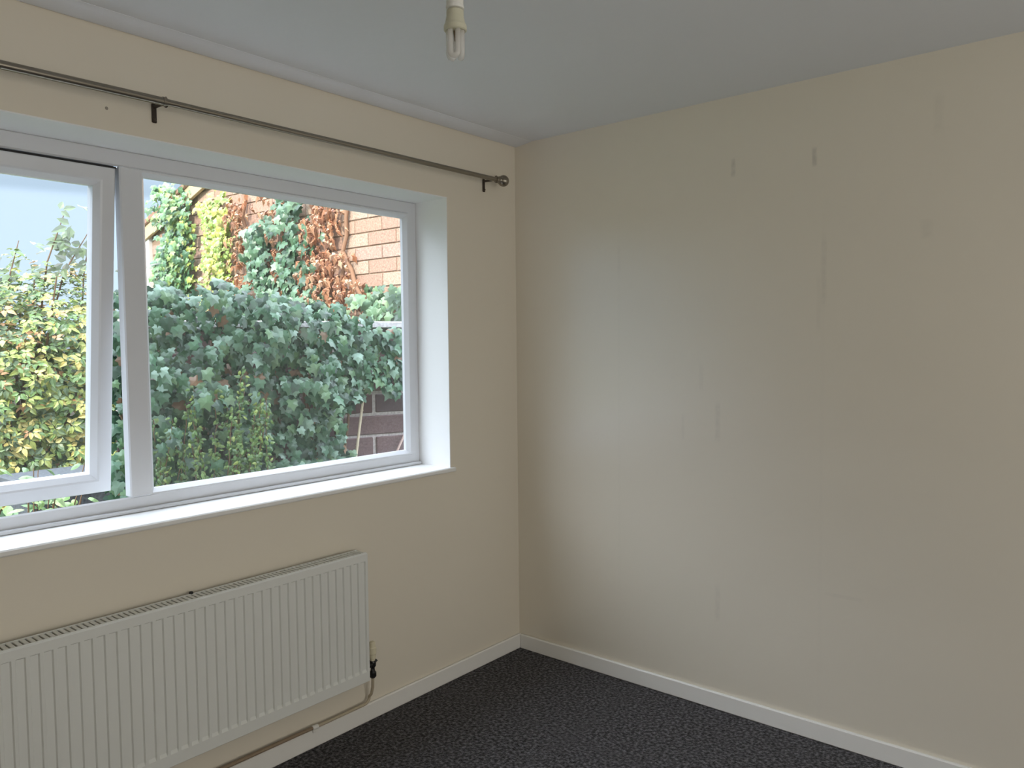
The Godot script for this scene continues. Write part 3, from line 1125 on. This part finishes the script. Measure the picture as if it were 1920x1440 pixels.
func climbers(ivy: Mesh, oval: Mesh, crinkled: Mesh, noise: FastNoiseLite) -> void:
	creeper("green_creeper", "bushy bright green creeper climbing to the roof edge at the gable's left", [[-5.50, -4.92, 1.4, 3.10, 1500, -0.9], [-5.95, -5.4, 1.4, 2.10, 420, -0.9], [-5.0, -4.84, 1.4, 2.9, 120, -0.2]], ivy,
		[Color(0.11, 0.24, 0.10), Color(0.16, 0.30, 0.11), Color(0.08, 0.18, 0.10), Color(0.28, 0.38, 0.12)], [3, 3, 2, 2], Vector2(0.045, 0.085), 0.20, M.stem, noise, 160, [[-5.4, 1.4, -5.5, 3.0, 0.014], [-5.2, 1.4, -5.1, 2.9, 0.012]])
	creeper("yellow_creeper", "yellow-green creeper in full sun on the middle of the brick gable", [[-4.70, -4.15, 1.4, 2.88, 1150, -0.35], [-4.6, -4.3, 2.5, 2.95, 150, -0.9], [-4.98, -4.86, 1.5, 2.9, 160, -0.2]], ivy,
		[Color(0.40, 0.50, 0.10), Color(0.52, 0.55, 0.12), Color(0.28, 0.42, 0.10), Color(0.60, 0.52, 0.20)], [3, 2, 4, 1], Vector2(0.035, 0.07), 0.14, M.stem, noise, 140, [[-4.5, 1.4, -4.4, 2.9, 0.012]] )
	creeper("ivy_column", "dark green ivy climbing the brick gable between the dead brown vines", [[-3.95, -3.45, 1.4, 2.62, 520, -0.35], [-3.45, -3.05, 1.6, 2.80, 360, -0.25], [-3.1, -2.8, 1.6, 2.45, 140, 0.0], [-4.3, -2.7, 1.4, 1.98, 600, -0.8]], ivy,
		[Color(0.045, 0.11, 0.055), Color(0.07, 0.16, 0.08), Color(0.12, 0.23, 0.13), Color(0.20, 0.31, 0.19)], [4, 4, 2, 1], Vector2(0.06, 0.10), 0.16, M.stem, noise, 180, [[-3.8, 1.4, -3.6, 2.6, 0.012], [-3.3, 1.4, -3.25, 2.7, 0.012]])
	creeper("dead_vine", "rust brown dead vine with shrivelled leaves on the brick gable", [[-4.22, -3.85, 1.8, 2.85, 300, -0.4], [-3.62, -3.38, 1.8, 2.85, 240, -0.3], [-3.12, -2.62, 1.75, 2.75, 760, -0.25], [-2.72, -2.48, 1.72, 2.2, 240, -0.7], [-2.5, -2.3, 1.68, 1.98, 130, -0.9], [-2.9, -2.55, 2.35, 2.7, 60, -0.5]], crinkled,
		[Color(0.42, 0.19, 0.10), Color(0.52, 0.27, 0.15), Color(0.26, 0.12, 0.07), Color(0.60, 0.38, 0.24)], [3, 3, 2, 1], Vector2(0.04, 0.08), 0.13, M.dead_stem, noise, 200,
		[[-2.75, 1.6, -2.9, 2.7, 0.014], [-2.3, 1.65, -2.62, 2.2, 0.022], [-2.62, 2.2, -2.55, 2.75, 0.016], [-2.7, 1.7, -2.62, 2.2, 0.016], [-4.0, 1.5, -4.05, 2.9, 0.016], [-3.5, 1.6, -3.45, 2.9, 0.014], [-3.1, 1.6, -2.75, 2.6, 0.012]])
	creeper("wall_fern", "clump of green strappy leaves growing on top of the wall at the window's right edge", [[-2.35, -1.75, 1.62, 1.92, 240, -0.9]], ivy,
		[Color(0.10, 0.20, 0.10), Color(0.18, 0.30, 0.15), Color(0.07, 0.13, 0.08)], [3, 2, 2], Vector2(0.06, 0.10), 0.22, M.stem, noise, 80, [[-2.0, 1.5, -2.05, 1.85, 0.01]])


# three pointed leaflets on one stalk
func compound_leaf() -> ArrayMesh:
	var st := start()
	for k in 3:
		var a := (k - 1) * 0.95
		var d := Vector3(sin(a), cos(a), 0)
		var e := Vector3(cos(a), -sin(a), 0)
		var o := Vector3(0, 0.12, 0) if k == 1 else Vector3.ZERO
		var ln := 0.85 if k == 1 else 0.68
		var ring := [o + d * 0.08, o + d * ln * 0.4 + e * 0.19 + Vector3(0, 0, 0.04), o + d * ln * 0.75 + e * 0.12, o + d * ln + Vector3(0, 0, -0.12), o + d * ln * 0.75 - e * 0.12, o + d * ln * 0.4 - e * 0.19 + Vector3(0, 0, 0.04)]
		var mid := o + d * ln * 0.5 - Vector3(0, 0, 0.03)
		for i in 6:
			tri3(st, mid, ring[(i + 1) % 6], ring[i])
	return st.commit()


func bush(shape: Mesh, _single: Mesh, noise: FastNoiseLite) -> void:
	var c := Vector3(-0.75, 0.85, -4.25)
	var t := thing("garden_bush", "large sunlit bush with yellow, orange and green leaves beyond the casement", "bush", Vector3(c.x, -0.1, c.z))
	var st := start()
	var spots := []
	# trunk and main branches
	for k in 26:
		var a := TAU * k / 26.0 + rng.randf()
		var to := Vector3(c.x + 0.85 * cos(a) * rng.randf(), rng.randf_range(1.2, 2.0), c.z + 0.55 * sin(a) * rng.randf())
		var mid := Vector3(lerpf(c.x, to.x, 0.4), to.y * 0.5, lerpf(c.z, to.z, 0.4))
		tube(st, [Vector3.ZERO, mid - t.position, to - t.position], [0.02, 0.012, 0.005], 6)
	# long shoots that stand out against the sky
	for s: Array in [[-0.62, 2.0, -0.42, 2.55, 10], [-0.55, 2.05, -0.28, 2.38, 7], [-0.95, 2.0, -0.88, 2.42, 7], [-0.80, 2.0, -0.72, 2.28, 5], [-0.32, 1.9, -0.16, 2.60, 2], [-1.15, 1.95, -1.2, 2.35, 6], [-0.1, 1.8, 0.02, 2.2, 5]]:
		var a := Vector3(s[0], s[1] - 0.5, c.z)
		var b := Vector3(s[2], s[3], c.z + rng.randf_range(-0.1, 0.2))
		var m := a.lerp(b, 0.55) + Vector3(-0.04, 0.05, 0)
		tube(st, [a - t.position, m - t.position, b - t.position], [0.008, 0.006, 0.003], 6)
		for k in s[4]:
			var f: float = 0.62 + 0.4 * float(k) / s[4]
			var p := a.lerp(b, f) + Vector3(rng.randf_range(-0.10, 0.12), rng.randf_range(-0.05, 0.06), rng.randf_range(-0.05, 0.05))
			spots.append({"at": p, "basis": basis_for(Vector3(rng.randf_range(-1, 0.5), rng.randf_range(-0.3, 1), rng.randf_range(0, 1)), Vector3(rng.randf_range(-1, 1), rng.randf_range(-0.8, 0.3), rng.randf_range(-0.3, 0.3))), "size": rng.randf_range(0.12, 0.19), "color": 4, "rank": 3.0})
	part("branches", st, M.stem, t)
	var n := 0
	while n < 11000:
		n += 1
		var u := Vector3(rng.randfn(), rng.randfn(), rng.randfn()).normalized()
		var lump := 1.0 + 0.30 * noise.get_noise_3d(u.x * 1.1, u.y * 1.1, u.z * 1.1) + 0.18 * noise.get_noise_3d(u.x * 3.0 + 7.0, u.y * 3.0, u.z * 3.0)
		var rr := 1.0 - 0.5 * rng.randf() * rng.randf()
		var p := c + Vector3(u.x * 1.15, u.y * 1.18, u.z * 0.70) * lump * rr
		if p.y < -0.05:
			continue
		var hi := clampf((p.y - 0.9) / 1.1, 0, 1)
		var warm := noise.get_noise_3d(p.x * 0.9 + 20.0, p.y * 0.9, p.z * 0.9)
		var col := pick([2.0, 2.0, 0.4 + 2.0 * maxf(warm + 0.1, 0) * 2.0, 0.3 + 4.0 * maxf(warm, 0) * hi, 1.6])
		var nrm := u + Vector3(-0.3, 0.5, 0.2) + Vector3(rng.randf_range(-0.6, 0.6), rng.randf_range(-0.6, 0.6), rng.randf_range(-0.6, 0.6))
		var tip := Vector3(rng.randf_range(-1, 1), rng.randf_range(-1.0, 0.5), rng.randf_range(-1, 1))
		var size := rng.randf_range(0.055, 0.105)
		spots.append({"at": p, "basis": basis_for(nrm, tip), "size": size, "color": col, "rank": rr + (1.0 if u.z > 0.1 else 0.0) + size * 3.0 + 0.3 * rng.randf()})
	leaves(t, spots, shape, [Color(0.14, 0.24, 0.08), Color(0.30, 0.36, 0.10), Color(0.58, 0.50, 0.17), Color(0.72, 0.40, 0.20), Color(0.12, 0.18, 0.09)], 300)


func low_plant(shape: Mesh) -> void:
	var t := thing("low_plant", "low pale green leafy plant in front of the grey block", "plant", Vector3(-1.30, -0.1, -2.55))
	var st := start()
	var spots := []
	for k in 36:
		var a := TAU * rng.randf()
		var r := 0.36 * sqrt(rng.randf())
		var top := Vector3(-1.30 + r * cos(a), rng.randf_range(0.45, 0.80), -2.55 + 0.7 * r * sin(a))
		tube(st, [Vector3(0.1 * cos(a), 0, 0.1 * sin(a)), top - t.position], [0.006, 0.003], 5)
		for j in 9:
			var f := 0.45 + 0.55 * j / 8.0
			var p := t.position.lerp(top, f) + Vector3(rng.randf_range(-0.05, 0.05), 0, rng.randf_range(-0.05, 0.05))
			spots.append({"at": p, "basis": basis_for(Vector3(rng.randf_range(-0.7, 0.7), 1, rng.randf_range(0, 1)), Vector3(rng.randf_range(-1, 1), -0.2, rng.randf_range(-1, 1))), "size": rng.randf_range(0.06, 0.10), "color": pick([2, 2, 1]), "rank": rng.randf()})
	part("stems", st, M.stem, t)
	leaves(t, spots, shape, [Color(0.20, 0.34, 0.14), Color(0.30, 0.45, 0.18), Color(0.14, 0.26, 0.12)], 150)
